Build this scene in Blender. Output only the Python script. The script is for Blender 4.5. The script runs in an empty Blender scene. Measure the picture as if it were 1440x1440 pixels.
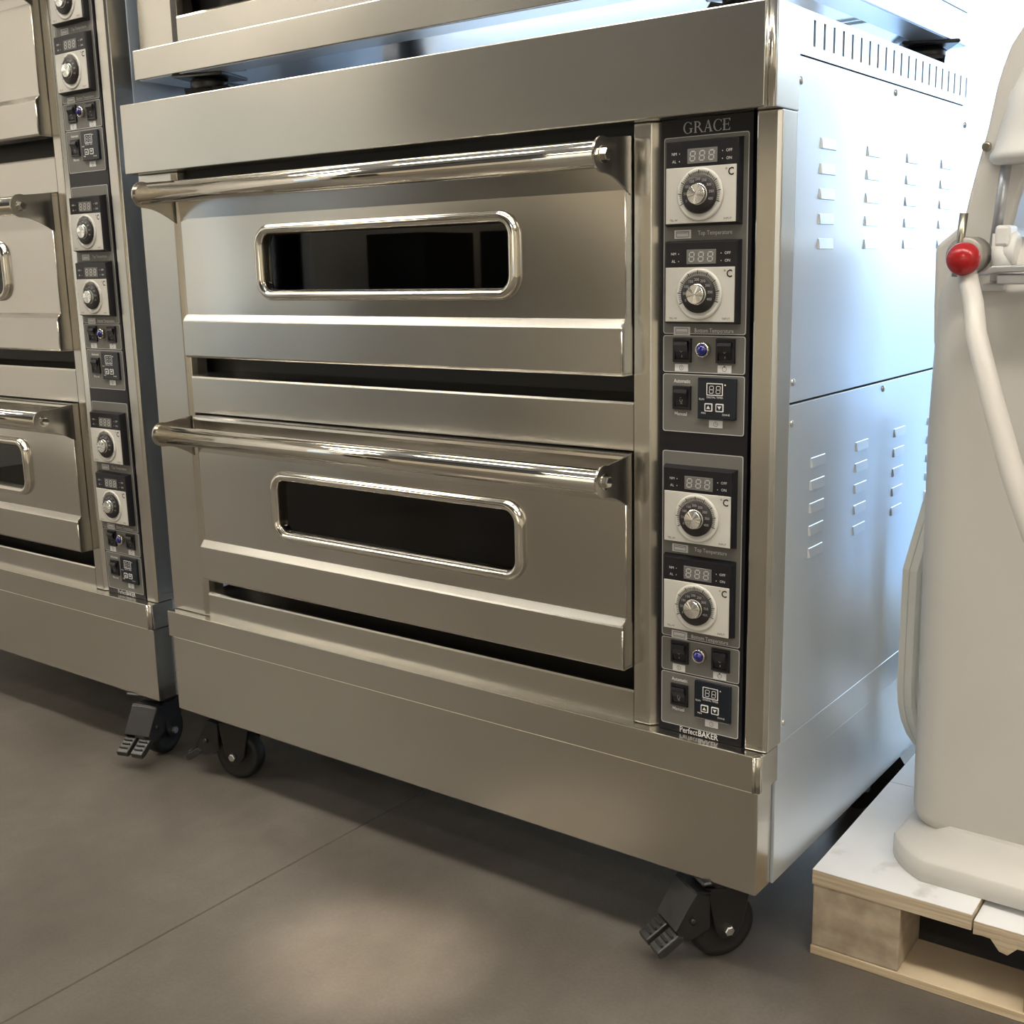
import bpy, bmesh, math, random
from mathutils import Vector, Matrix
random.seed(4)
sc = bpy.context.scene
C = sc.collection
PI = math.pi
H = 0.14                                   # underside of the oven skirt above the floor

# ------------------------------------------------------------------ camera
def rot(rx, ry, rz):
    return Matrix.Rotation(rz, 3, 'Z') @ Matrix.Rotation(rx, 3, 'X') @ Matrix.Rotation(ry, 3, 'Y')
R = rot(-0.20656300, 0.021933076, 0.650134924)
cam_data = bpy.data.cameras.new('camera')
cam_data.sensor_width = 36.0
cam_data.lens = 1641.92 / 1440 * 36.0
cam_data.clip_start = 0.02
cam = bpy.data.objects.new('camera', cam_data)
C.objects.link(cam)
M3 = Matrix((R.col[0], R.col[2], -R.col[1])).transposed()
cam.matrix_world = Matrix.Translation((0.605866, -1.314125, 0.829910 + H)) @ M3.to_4x4()
sc.camera = cam

# ------------------------------------------------------------------ sky, exposure
SKY = 4.1
wd = bpy.data.worlds.new('overcast_sky'); sc.world = wd; wd.use_nodes = True
bg = wd.node_tree.nodes['Background']
bg.inputs[0].default_value = (0.70, 0.85, 1.0, 1); bg.inputs[1].default_value = SKY
sc.view_settings.view_transform = 'Standard'
sc.view_settings.look = 'None'
sc.view_settings.gamma = 1.0
sc.view_settings.use_curve_mapping = False
sc.view_settings.exposure = 0.0
LAMP = 33.0                                 # emission of the ceiling panels
LAMP_COL = (1.0, 0.92, 0.79, 1)

# ------------------------------------------------------------------ materials
def mat(name, col, rough=0.5, metal=0.0, **kw):
    m = bpy.data.materials.new(name); m.use_nodes = True
    b = m.node_tree.nodes['Principled BSDF']
    b.inputs['Base Color'].default_value = (*col, 1)
    b.inputs['Roughness'].default_value = rough
    b.inputs['Metallic'].default_value = metal
    for k, v in kw.items():
        b.inputs[k].default_value = v
    return m
def nodes(m): return m.node_tree.nodes, m.node_tree.links, m.node_tree.nodes['Principled BSDF']
def noise(m, scale, vec_scale=(1, 1, 1), detail=3.0):
    n, l, b = nodes(m)
    tc = n.new('ShaderNodeTexCoord'); mp = n.new('ShaderNodeMapping'); ns = n.new('ShaderNodeTexNoise')
    mp.inputs['Scale'].default_value = vec_scale
    ns.inputs['Scale'].default_value = scale; ns.inputs['Detail'].default_value = detail
    l.new(tc.outputs['Object'], mp.inputs[0]); l.new(mp.outputs[0], ns.inputs['Vector'])
    return ns
def ramp(m, src, stops):
    n, l, b = nodes(m)
    r = n.new('ShaderNodeValToRGB')
    while len(r.color_ramp.elements) < len(stops): r.color_ramp.elements.new(0.5)
    for e, (p, c) in zip(r.color_ramp.elements, stops):
        e.position = p; e.color = (*c, 1) if len(c) == 3 else c
    l.new(src, r.inputs[0]); return r
def bump(m, src, strength, dist, prev=None):
    n, l, b = nodes(m)
    bp = n.new('ShaderNodeBump'); bp.inputs['Strength'].default_value = strength; bp.inputs['Distance'].default_value = dist
    l.new(src, bp.inputs['Height'])
    if prev: l.new(prev.outputs[0], bp.inputs['Normal'])
    l.new(bp.outputs[0], b.inputs['Normal']); return bp
def steel(name, col, rough, aniso, wave=0.5, grain=1.0):
    m = mat(name, col, rough, 1.0)
    n, l, b = nodes(m)
    b.inputs['Anisotropic'].default_value = aniso
    t = n.new('ShaderNodeTangent'); t.direction_type = 'RADIAL'; t.axis = 'Z'
    l.new(t.outputs[0], b.inputs['Tangent'])
    g = noise(m, 1.0, (3, 3, 1400), 1)
    c = ramp(m, g.outputs[0], [(0.3, tuple(x * 0.97 for x in col)), (0.7, tuple(min(1, x * 1.01) for x in col))])
    l.new(c.outputs[0], b.inputs['Base Color'])
    w = noise(m, 2.6, (1, 1, 1.2), 0)
    b1 = bump(m, w.outputs[0], wave, 0.02)
    return m
M_STEEL = steel('brushed_steel', (0.62, 0.60, 0.555), 0.24, 0.42, 0.45)
M_DOOR = steel('door_steel', (0.62, 0.60, 0.56), 0.19, 0.30, 1.0)
M_EDGE = mat('folded_steel_edge', (0.66, 0.63, 0.57), 0.2, 1.0)
M_CHROME = mat('polished_steel', (0.70, 0.67, 0.61), 0.07, 1.0)
M_BRACKET = steel('bracket_steel', (0.56, 0.53, 0.48), 0.22, 0.2, 0.1)
M_GALV = mat('galvanised_panel', (0.70, 0.77, 0.86), 0.30, 0.72)
_g = noise(M_GALV, 420, (1, 1, 1), 2); bump(M_GALV, _g.outputs[0], 0.05, 0.0008)
M_UNDER = mat('dull_zinc_sheet', (0.86, 0.86, 0.87), 0.16, 0.95)
M_ZINC = mat('zinc_screw', (0.62, 0.62, 0.62), 0.3, 1.0)
M_DARK = mat('dark_interior', (0.012, 0.012, 0.013), 0.6)
M_LINER = mat('oven_liner', (0.05, 0.05, 0.05), 0.45, 0.6)
M_PANELBLACK = mat('black_control_plate', (0.006, 0.006, 0.010), 0.35)
M_GREY = mat('grey_overlay', (0.145, 0.142, 0.130), 0.42)
M_GREYLINE = mat('pale_outline', (0.50, 0.50, 0.50), 0.4)
M_BODY = mat('black_plastic', (0.008, 0.008, 0.012), 0.33)
M_FACE = mat('face_plate_white', (0.60, 0.585, 0.545), 0.4)
M_RING = mat('ring_white', (0.66, 0.645, 0.605), 0.25)
M_DISP = mat('display_grey', (0.16, 0.16, 0.155), 0.2)
M_DISPDARK = mat('timer_glass', (0.010, 0.014, 0.022), 0.15)
M_SEG = mat('display_segment', (0.42, 0.42, 0.41), 0.3)
M_PRINT = mat('white_print', (0.72, 0.72, 0.72), 0.5)
M_PRINTGREY = mat('silver_print', (0.42, 0.42, 0.43), 0.4)
M_INK = mat('black_print', (0.01, 0.01, 0.01), 0.5)
M_DIAL = mat('dial_black', (0.022, 0.019, 0.020), 0.4)
M_LABEL = mat('white_label', (0.68, 0.68, 0.68), 0.5)
M_ALU = mat('spun_aluminium', (0.91, 0.91, 0.89), 0.24, 1.0)
_n, _l, _b = nodes(M_ALU); _b.inputs['Anisotropic'].default_value = 0.85
_t = _n.new('ShaderNodeTangent'); _t.direction_type = 'RADIAL'; _t.axis = 'Y'; _l.new(_t.outputs[0], _b.inputs['Tangent'])
M_BLUE = mat('blue_lens', (0.004, 0.006, 0.16), 0.12, 0.0, **{'Coat Weight': 1.0})
M_RUBBER = mat('black_rubber', (0.010, 0.010, 0.011), 0.55)
M_CASTER = mat('black_caster_steel', (0.014, 0.014, 0.015), 0.32)
M_PEDAL = mat('worn_pedal', (0.045, 0.045, 0.045), 0.35, 0.5)
M_RED = mat('red_plastic', (0.42, 0.012, 0.016), 0.22)
M_PAINT = mat('cream_enamel', (0.655, 0.635, 0.60), 0.36)
_g = noise(M_PAINT, 2.0); bump(M_PAINT, _g.outputs[0], 0.06, 0.01)
M_PAINTW = mat('pale_enamel', (0.75, 0.74, 0.72), 0.3)
M_RAIL = mat('slide_steel', (0.58, 0.60, 0.65), 0.36, 0.9)
M_BOSS = mat('boss_grey', (0.34, 0.32, 0.29), 0.42, 0.5)
M_PIN = mat('pin_steel', (0.36, 0.33, 0.27), 0.3, 1.0)
M_IVORY = mat('ivory_board', (0.90, 0.87, 0.77), 0.45)
M_IVORYFACE = mat('ivory_face', (0.74, 0.73, 0.63), 0.4)
M_LEAF = mat('green_leaf_print', (0.03, 0.08, 0.035), 0.5)

# tinted glass: transparent to light, with a mirror coat
def glass_mat(name, tint, gloss_rough=0.02):
    m = bpy.data.materials.new(name); m.use_nodes = True
    n, l = m.node_tree.nodes, m.node_tree.links
    n.clear()
    o = n.new('ShaderNodeOutputMaterial'); mx = n.new('ShaderNodeMixShader'); tr = n.new('ShaderNodeBsdfTransparent')
    gl = n.new('ShaderNodeBsdfGlossy'); fr = n.new('ShaderNodeFresnel')
    tr.inputs[0].default_value = (*tint, 1); gl.inputs['Roughness'].default_value = gloss_rough
    fr.inputs[0].default_value = 1.5
    l.new(fr.outputs[0], mx.inputs[0]); l.new(tr.outputs[0], mx.inputs[1]); l.new(gl.outputs[0], mx.inputs[2])
    l.new(mx.outputs[0], o.inputs[0]); return m
M_GLASS = glass_mat('dark_oven_glass', (0.10, 0.12, 0.15))
M_PANE = glass_mat('window_glass', (0.97, 0.98, 0.98))
M_PANEWARM = glass_mat('warmed_pane_glass', (0.79, 0.69, 0.58))  # tint made up to warm the daylight of the added front window
M_PANEDIM = glass_mat('dimmed_pane_glass', (0.70, 0.66, 0.60))  # tint made up to dim the daylight of the added left window

# wood
def wood(name, a, b_, sc_, rough=0.7):
    m = mat(name, a, rough)
    n, l, b = nodes(m)
    g = noise(m, 1.0, sc_, 4)
    r = ramp(m, g.outputs[0], [(0.3, a), (0.7, b_)])
    l.new(r.outputs[0], b.inputs['Base Color']); bump(m, g.outputs[0], 0.25, 0.002)
    return m
M_PLY = wood('plywood_edge', (0.40, 0.31, 0.21), (0.64, 0.54, 0.40), (6, 40, 260))
M_BLOCK = wood('chipboard_block', (0.30, 0.235, 0.17), (0.50, 0.42, 0.32), (26, 26, 34))
M_SKID = wood('skid_wood', (0.46, 0.35, 0.22), (0.64, 0.53, 0.37), (6, 6, 200))
M_TOPFILM = mat('white_film_top', (0.74, 0.75, 0.78), 0.32)
_n, _l, _b = nodes(M_TOPFILM)
_w = noise(M_TOPFILM, 9, (1, 1, 1), 8); _r = ramp(M_TOPFILM, _w.outputs[0], [(0.30, (0.50, 0.48, 0.46)), (0.40, (0.80, 0.81, 0.83)), (0.75, (0.86, 0.87, 0.90))])
_l.new(_r.outputs[0], _b.inputs['Base Color'])

# floor: worn grey brown vinyl sheet
M_FLOOR = mat('vinyl_floor', (0.2, 0.18, 0.15), 0.42)
_n, _l, _b = nodes(M_FLOOR)
_a = noise(M_FLOOR, 2.6, (1, 1, 1), 8); _c = noise(M_FLOOR, 190, (1, 1, 1), 3); _d = noise(M_FLOOR, 22, (1, .7, 1), 6)
_m1 = _n.new('ShaderNodeMath'); _m1.operation = 'MULTIPLY_ADD'; _m1.inputs[1].default_value = 0.30
_m2 = _n.new('ShaderNodeMath'); _m2.operation = 'MULTIPLY_ADD'; _m2.inputs[1].default_value = 0.32
_l.new(_c.outputs[0], _m1.inputs[0]); _l.new(_a.outputs[0], _m1.inputs[2])
_l.new(_d.outputs[0], _m2.inputs[0]); _l.new(_m1.outputs[0], _m2.inputs[2])
_r = ramp(M_FLOOR, _m2.outputs[0], [(0.52, (0.076, 0.065, 0.054)), (0.80, (0.114, 0.100, 0.085)), (1.0, (0.150, 0.135, 0.116))])
_l.new(_r.outputs[0], _b.inputs['Base Color'])
_rr = ramp(M_FLOOR, _a.outputs[0], [(0.3, (0.36,) * 3), (0.7, (0.50,) * 3)]); _l.new(_rr.outputs[0], _b.inputs['Roughness'])
bump(M_FLOOR, _c.outputs[0], 0.12, 0.001)
M_WALL = mat('warm_wall', (0.80, 0.71, 0.56), 0.7)
M_WALLWHITE = mat('white_wall', (0.84, 0.82, 0.78), 0.7)
M_CEIL = mat('ceiling_white', (0.78, 0.76, 0.72), 0.8)
M_BROWN = mat('reflection_dark', (0.022, 0.019, 0.017), 0.6)  # near-black for the added shapes that darken reflections
M_WHITEFRAME = mat('window_frame_white', (0.75, 0.76, 0.78), 0.4)
M_ASPHALT = mat('concrete_yard', (0.34, 0.45, 0.60), 0.85)
def emit(name, col, s):
    m = bpy.data.materials.new(name); m.use_nodes = True
    n, l = m.node_tree.nodes, m.node_tree.links; n.clear()
    o = n.new('ShaderNodeOutputMaterial'); e = n.new('ShaderNodeEmission')
    e.inputs[0].default_value = col; e.inputs[1].default_value = s; l.new(e.outputs[0], o.inputs[0]); return m
M_LAMP = emit('lamp_diffuser', LAMP_COL, LAMP)

# ------------------------------------------------------------------ mesh helpers
class MB:
    def __init__(s): s.bm = bmesh.new()
    def add(s, verts, faces):
        vs = [s.bm.verts.new(v) for v in verts]
        for f in faces:
            try: s.bm.faces.new([vs[i] for i in f])
            except ValueError: pass
        return vs
    def box(s, x0, x1, y0, y1, z0, z1, bev=0.0, seg=2):
        t = bmesh.new()
        bmesh.ops.create_cube(t, size=1)
        for v in t.verts:
            v.co = Vector(((x0 + x1) / 2 + v.co.x * (x1 - x0), (y0 + y1) / 2 + v.co.y * (y1 - y0), (z0 + z1) / 2 + v.co.z * (z1 - z0)))
        if bev: bmesh.ops.bevel(t, geom=t.edges[:], offset=bev, segments=seg, affect='EDGES', profile=0.5)
        s.merge(t); return s
    def merge(s, t, mtx=None):
        t.verts.index_update()
        vs = [s.bm.verts.new(mtx @ v.co if mtx else v.co) for v in t.verts]
        for f in t.faces:
            try: nf = s.bm.faces.new([vs[v.index] for v in f.verts]); nf.smooth = f.smooth
            except ValueError: pass
        t.free()
    def prism(s, poly, axis, a, b, bev=0.0, seg=2, cap_bev=True):
        """polygon in the two other axes, extruded along axis from a to b"""
        t = bmesh.new()
        def P(u, v, w):
            return {'x': (w, u, v), 'y': (u, w, v), 'z': (u, v, w)}[axis]
        A = [t.verts.new(P(u, v, a)) for u, v in poly]; B = [t.verts.new(P(u, v, b)) for u, v in poly]
        n = len(poly)
        t.faces.new(A); t.faces.new(B[::-1])
        for i in range(n): t.faces.new((A[i], B[i], B[(i + 1) % n], A[(i + 1) % n]))
        bmesh.ops.recalc_face_normals(t, faces=t.faces[:])
        if bev: bmesh.ops.bevel(t, geom=t.edges[:], offset=bev, segments=seg, affect='EDGES', profile=0.5)
        s.merge(t); return s
    def lathe(s, prof, c=(0, 0, 0), axis='z', n=24, smooth=True, a0=0, a1=2 * PI):
        """prof: list of (radius, height along axis)"""
        rings = []; full = abs(a1 - a0 - 2 * PI) < 1e-6; k = n if full else n + 1
        for r, h in prof:
            ring = []
            for i in range(k):
                an = a0 + (a1 - a0) * i / n
                u, v = r * math.cos(an), r * math.sin(an)
                p = {'z': (u, v, h), 'y': (u, h, v), 'x': (h, u, v)}[axis]
                ring.append(s.bm.verts.new((p[0] + c[0], p[1] + c[1], p[2] + c[2])))
            rings.append(ring)
        for A, B in zip(rings, rings[1:]):
            for i in range(n):
                j = (i + 1) % k
                try: f = s.bm.faces.new((A[i], A[j], B[j], B[i])); f.smooth = smooth
                except ValueError: pass
        for ring, r in ((rings[0], prof[0][0]), (rings[-1], prof[-1][0])):
            if r > 1e-6 and full:
                try: s.bm.faces.new(ring)
                except ValueError: pass
        return s
    def tube(s, pts, r, n=10, cap=True):
        pts = [Vector(p) for p in pts]; rings = []
        rr = r if isinstance(r, (list, tuple)) else [r] * len(pts)
        up = None
        for i, p in enumerate(pts):
            d = (pts[min(i + 1, len(pts) - 1)] - pts[max(i - 1, 0)]).normalized()
            if up is None: up = d.orthogonal().normalized()
            up = (up - d * up.dot(d)).normalized(); w = d.cross(up)
            rings.append([s.bm.verts.new(p + (up * math.cos(2 * PI * k / n) + w * math.sin(2 * PI * k / n)) * rr[i]) for k in range(n)])
        for A, B in zip(rings, rings[1:]):
            for k in range(n):
                f = s.bm.faces.new((A[k], A[(k + 1) % n], B[(k + 1) % n], B[k])); f.smooth = True
        if cap: s.bm.faces.new(rings[0][::-1]); s.bm.faces.new(rings[-1])
        return s
    def sphere(s, c, r, u=24, v=14):
        t = bmesh.new(); bmesh.ops.create_uvsphere(t, u_segments=u, v_segments=v, radius=r)
        for f in t.faces: f.smooth = True
        s.merge(t, Matrix.Translation(c)); return s
    def mesh(s, name, m, weld=True):
        if weld: bmesh.ops.remove_doubles(s.bm, verts=s.bm.verts[:], dist=1e-6)
        bmesh.ops.recalc_face_normals(s.bm, faces=s.bm.faces[:])
        me = bpy.data.meshes.new(name); s.bm.to_mesh(me); s.bm.free()
        me.materials.append(m); return me

CACHE = {}
def cached(key, fn):
    if key not in CACHE: CACHE[key] = fn()
    return CACHE[key]
def obj(name, me, parent=None, loc=(0, 0, 0), rz=0.0):
    o = bpy.data.objects.new(name, me); C.objects.link(o)
    o.location = loc; o.rotation_euler = (0, 0, rz)
    if parent: o.parent = parent
    return o
def thing(name, label, cat, loc=(0, 0, 0), rz=0.0, group=None):
    o = bpy.data.objects.new(name, None); C.objects.link(o); o.empty_display_size = 0.05
    o.location = loc; o.rotation_euler = (0, 0, rz); o['label'] = label; o['category'] = cat
    if group: o['group'] = group
    return o
def struct(name, me, parent=None):
    o = obj(name, me, parent)
    if parent is None: o['kind'] = 'structure'
    return o

# text as flat print standing on a plane that faces -y
def text_into(mb, body, x, z, size, y, align='CENTER', ang=0.0, sx=1.0, bold=0.0, fit=None):
    cu = bpy.data.curves.new('print', 'FONT'); cu.body = body; cu.size = size; cu.align_x = align; cu.align_y = 'CENTER'
    cu.resolution_u = 2; cu.offset = bold
    o = bpy.data.objects.new('print', cu); C.objects.link(o)
    me = bpy.data.meshes.new_from_object(o)
    if fit:
        xs = [v.co.x for v in me.vertices]; sx = (fit[1] - fit[0]) / (max(xs) - min(xs)); x = fit[0] - min(xs) * sx
    mt = Matrix.Translation((x, y, z)) @ Matrix.Rotation(ang, 4, 'Y') @ Matrix.Rotation(PI / 2, 4, 'X') @ Matrix.Diagonal((sx, 1, 1, 1))
    t = bmesh.new(); t.from_mesh(me); mb.merge(t, mt)
    bpy.data.objects.remove(o); bpy.data.curves.remove(cu); bpy.data.meshes.remove(me)
def flat(mb, poly, y):
    mb.add([(u, y, v) for u, v in poly], [list(range(len(poly)))])
def rrect(x0, x1, z0, z1, r, n=4):
    p = []
    for cx, cz, a in ((x1 - r, z1 - r, 0), (x0 + r, z1 - r, PI / 2), (x0 + r, z0 + r, PI), (x1 - r, z0 + r, 1.5 * PI)):
        for i in range(n + 1):
            an = a + PI / 2 * i / n; p.append((cx + r * math.cos(an), cz + r * math.sin(an)))
    return p
def frame_flat(mb, outer, inner, y):
    n = len(outer)
    vs = mb.add([(u, y, v) for u, v in outer] + [(u, y, v) for u, v in inner],
                [(i, (i + 1) % n, n + (i + 1) % n, n + i) for i in range(n)])
def arc_band(mb, cx, cz, ro, ri, a0, a1, y, n=24, dx=0.0):
    """band between an outer ellipse and an inner ellipse shifted by dx"""
    P = []; Q = []
    for i in range(n + 1):
        a = math.radians(a0 + (a1 - a0) * i / n)
        P.append((cx + ro[0] * math.cos(a), y, cz + ro[1] * math.sin(a)))
        Q.append((cx + dx + ri[0] * math.cos(a), y, cz + ri[1] * math.sin(a)))
    mb.add(P + Q, [(i, i + 1, n + 2 + i, n + 1 + i) for i in range(n)])
def sevenseg(mb, x, z, w, h, t, y, slant=0.08):
    """all seven segments of an unlit digit, shown as pale strokes"""
    def q(a, b, c, d): flat(mb, [(x + p + slant * r, z + r) for p, r in (a, b, c, d)], y)
    for zz in (0, h / 2 - t / 2, h - t): q((t, zz), (w - t, zz), (w - t, zz + t), (t, zz + t))
    for xx in (0, w - t):
        q((xx, t), (xx + t, t), (xx + t, h / 2 - t / 2), (xx, h / 2 - t / 2))
        q((xx, h / 2 + t / 2), (xx + t, h / 2 + t / 2), (xx + t, h - t), (xx, h - t))

# ------------------------------------------------------------------ the room
def room():
    X0, X1, Y0, Y1, ZC = -5.2, 3.8, -5.2, 1.6, 3.0
    f = MB().box(X0 - .1, X1 + .1, Y0 - .1, Y1 + .1, -0.08, -0.0045).mesh('floor', M_DARK)
    fl = struct('floor', f)
    # vinyl sheets laid along y, joints recessed between them
    xs = [X0 - .1, -4.445, -2.615, -0.785, 1.045, 2.875, X1 + .1]
    for a, b in zip(xs, xs[1:]):
        obj('floor_sheet', MB().box(a + .0008, b - .0008, Y0 - .1, Y1 + .1, -0.0045, 0, .0012, 1).mesh('floor_sheet', M_FLOOR), fl)
    struct('ceiling', MB().box(X0 - .1, X1 + .1, Y0 - .1, Y1 + .1, ZC, ZC + .1).mesh('ceiling', M_CEIL))
    ly0, ly1, lz0, lz1 = -4.2, -3.0, 0.1, 2.2
    lw = MB().box(X0 - .1, X0, Y0, ly0, 0, ZC).box(X0 - .1, X0, ly1, Y1, 0, ZC).box(X0 - .1, X0, ly0, ly1, 0, lz0).box(X0 - .1, X0, ly0, ly1, lz1, ZC)
    struct('wall_left', lw.mesh('wall_left', M_WALLWHITE))
    fr = MB()
    for a, b, c, d in ((ly0, ly1, lz0, lz0 + .05), (ly0, ly1, lz1 - .05, lz1), (ly0, ly0 + .05, lz0 + .05, lz1 - .05), (ly1 - .05, ly1, lz0 + .05, lz1 - .05)):
        fr.box(X0 - .08, X0 - .02, a, b, c, d)
    w2 = struct('reflection_window', fr.mesh('reflection_window', M_WHITEFRAME))  # unseen window added to put a bright patch into the door reflections
    obj('pane', MB().box(X0 - .053, X0 - .047, ly0 + .05, ly1 - .05, lz0 + .05, lz1 - .05).mesh('pane', M_PANEDIM), w2)
    struct('wall_right', MB().box(X1, X1 + .1, Y0, Y1, 0, ZC).mesh('wall_right', M_WALL))
    fx0, fx1, fz0, fz1 = .5, 3.7, .35, 2.75
    fw = MB().box(X0, fx0, Y0 - .1, Y0, 0, ZC).box(fx1, X1, Y0 - .1, Y0, 0, ZC).box(fx0, fx1, Y0 - .1, Y0, 0, fz0).box(fx0, fx1, Y0 - .1, Y0, fz1, ZC)
    struct('wall_front', fw.mesh('wall_front', M_WALL))
    fr = MB()
    for a, b, c, d in ((fx0, fx1, fz0, fz0 + .05), (fx0, fx1, fz1 - .05, fz1), (fx0, fx0 + .05, fz0 + .05, fz1 - .05), (fx1 - .05, fx1, fz0 + .05, fz1 - .05)):
        fr.box(a, b, Y0 - .08, Y0 - .02, c, d)
    w3 = struct('fill_window', fr.mesh('fill_window', M_WHITEFRAME))  # unseen window added to light the mixer and board from the front
    obj('pane', MB().box(fx0 + .05, fx1 - .05, Y0 - .053, Y0 - .047, fz0 + .05, fz1 - .05).mesh('pane', M_PANEWARM), w3)
    wx0, wx1, wz0, wz1 = -3.4, 3.4, 0.06, 2.75
    w = MB().box(X0, wx0, Y1, Y1 + .12, 0, ZC).box(wx1, X1, Y1, Y1 + .12, 0, ZC).box(wx0, wx1, Y1, Y1 + .12, 0, wz0).box(wx0, wx1, Y1, Y1 + .12, wz1, ZC).box(wx0, -.65, Y1, Y1 + .12, wz0, 1.0)
    struct('wall_back', w.mesh('wall_back', M_WALLWHITE))
    fr = MB()
    for a, b, c, d in ((-.65, wx1, wz0, wz0 + .05), (wx0, wx1, wz1 - .05, wz1), (wx0, wx0 + .05, 1.0, wz1 - .05), (wx1 - .05, wx1, wz0 + .05, wz1 - .05),
                       (-2.0, -1.95, 1.0, wz1 - .05), (-.70, -.65, wz0 + .05, wz1 - .05), (0.62, 0.67, wz0 + .05, wz1 - .05), (2.0, 2.05, wz0 + .05, wz1 - .05)):
        fr.box(a, b, Y1 + .03, Y1 + .09, c, d)
    win = struct('window_1', fr.mesh('window_1', M_WHITEFRAME))
    for a, b in ((wx0 + .05, -2.0), (-1.95, -.70), (-.65, .62), (.67, 2.0), (2.05, wx1 - .05)):
        obj('pane', MB().box(a, b, Y1 + .057, Y1 + .063, wz0 + .05 if a > -.68 else 1.0, wz1 - .05).mesh('pane', M_PANE), win)
    # unseen dark screen added behind the camera to darken the header reflections
    struct('reflection_darkener_1', MB().box(-2.9, .25, -2.62, -2.5, 1.32, 3.0).mesh('reflection_darkener_1', M_BROWN))
    # unseen low dark shapes added to put blotches into the door reflections
    struct('reflection_darkener_2', MB().box(-3.15, -2.7, -3.75, -3.4, 0, 1.15).mesh('reflection_darkener_2', M_BROWN)); struct('reflection_darkener_3', MB().box(-4.9, -4.4, -4.9, -4.4, 0, 1.2).mesh('reflection_darkener_3', M_BROWN))
    g = MB(); g.add([(-70, -70, -.12), (70, -70, -.12), (70, 90, -.12), (-70, 90, -.12)], [(0, 1, 2, 3)])
    o = struct('ground_outside', g.mesh('ground_outside', M_ASPHALT))
    # ceiling lights; two are added to brighten the left wall and the mixer
    for x, y, w in ((-2.9, -.9, 'in front of the left oven'), (-.9, -.9, 'in front of the central oven'), (.8, -.75, 'in front of the mixer'), (2.7, -.6, 'added to the right of the mixer'), (-3.4, -2.2, 'in the left back of the room'),
                    (-4.3, -3.7, 'added beside the left window'), (-1.2, -3.6, 'behind the added dark screen'), (1.2, -3.6, 'in the right back of the room')):
        t = thing('ceiling_light', 'long warm white ceiling light fitting ' + w, 'ceiling light', (x, y, ZC - .06), 0, 'ceiling lights')
        obj('housing', cached('lh', lambda: MB().box(-.72, .72, -.13, .13, .015, .06, .004).mesh('housing', M_WHITEFRAME)), t)
        obj('diffuser', cached('ld', lambda: MB().box(-.70, .70, -.11, .11, 0, .0145, .004).mesh('diffuser', M_LAMP)), t)
    # small ceiling spotlight added to imitate light reflected onto the floor
    src, aim = Vector((-1.9, -.75, ZC - .17)), Vector((-.50, -.24, 0))
    t = thing('spotlight', 'added small ceiling spotlight aimed at the floor before the central oven', 'spotlight', src)
    q = (aim - src).to_track_quat('-Z', 'Y')
    can = obj('spot_housing', MB().lathe([(.030, -.01), (.034, -.012), (.034, .09), (.026, .10), (.0001, .10)], (0, 0, 0), 'z', 24).mesh('spot_housing', M_WHITEFRAME), t)
    can.rotation_mode = 'QUATERNION'; can.rotation_quaternion = q
    obj('spot_arm', MB().box(-.008, .008, -.008, .008, .085, .17).mesh('spot_arm', M_WHITEFRAME), t)
    ld = bpy.data.lights.new('added_spot_lamp', 'SPOT'); ld.energy = 620; ld.color = (1.0, .86, .66); ld.spot_size = math.radians(7.0); ld.spot_blend = 1.0; ld.shadow_soft_size = .02
    lo = bpy.data.objects.new('added_spot_lamp', ld); C.objects.link(lo); lo.parent = t; lo.rotation_mode = 'QUATERNION'; lo.rotation_quaternion = q; lo.location = (aim - src).normalized() * .014
room()

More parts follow.
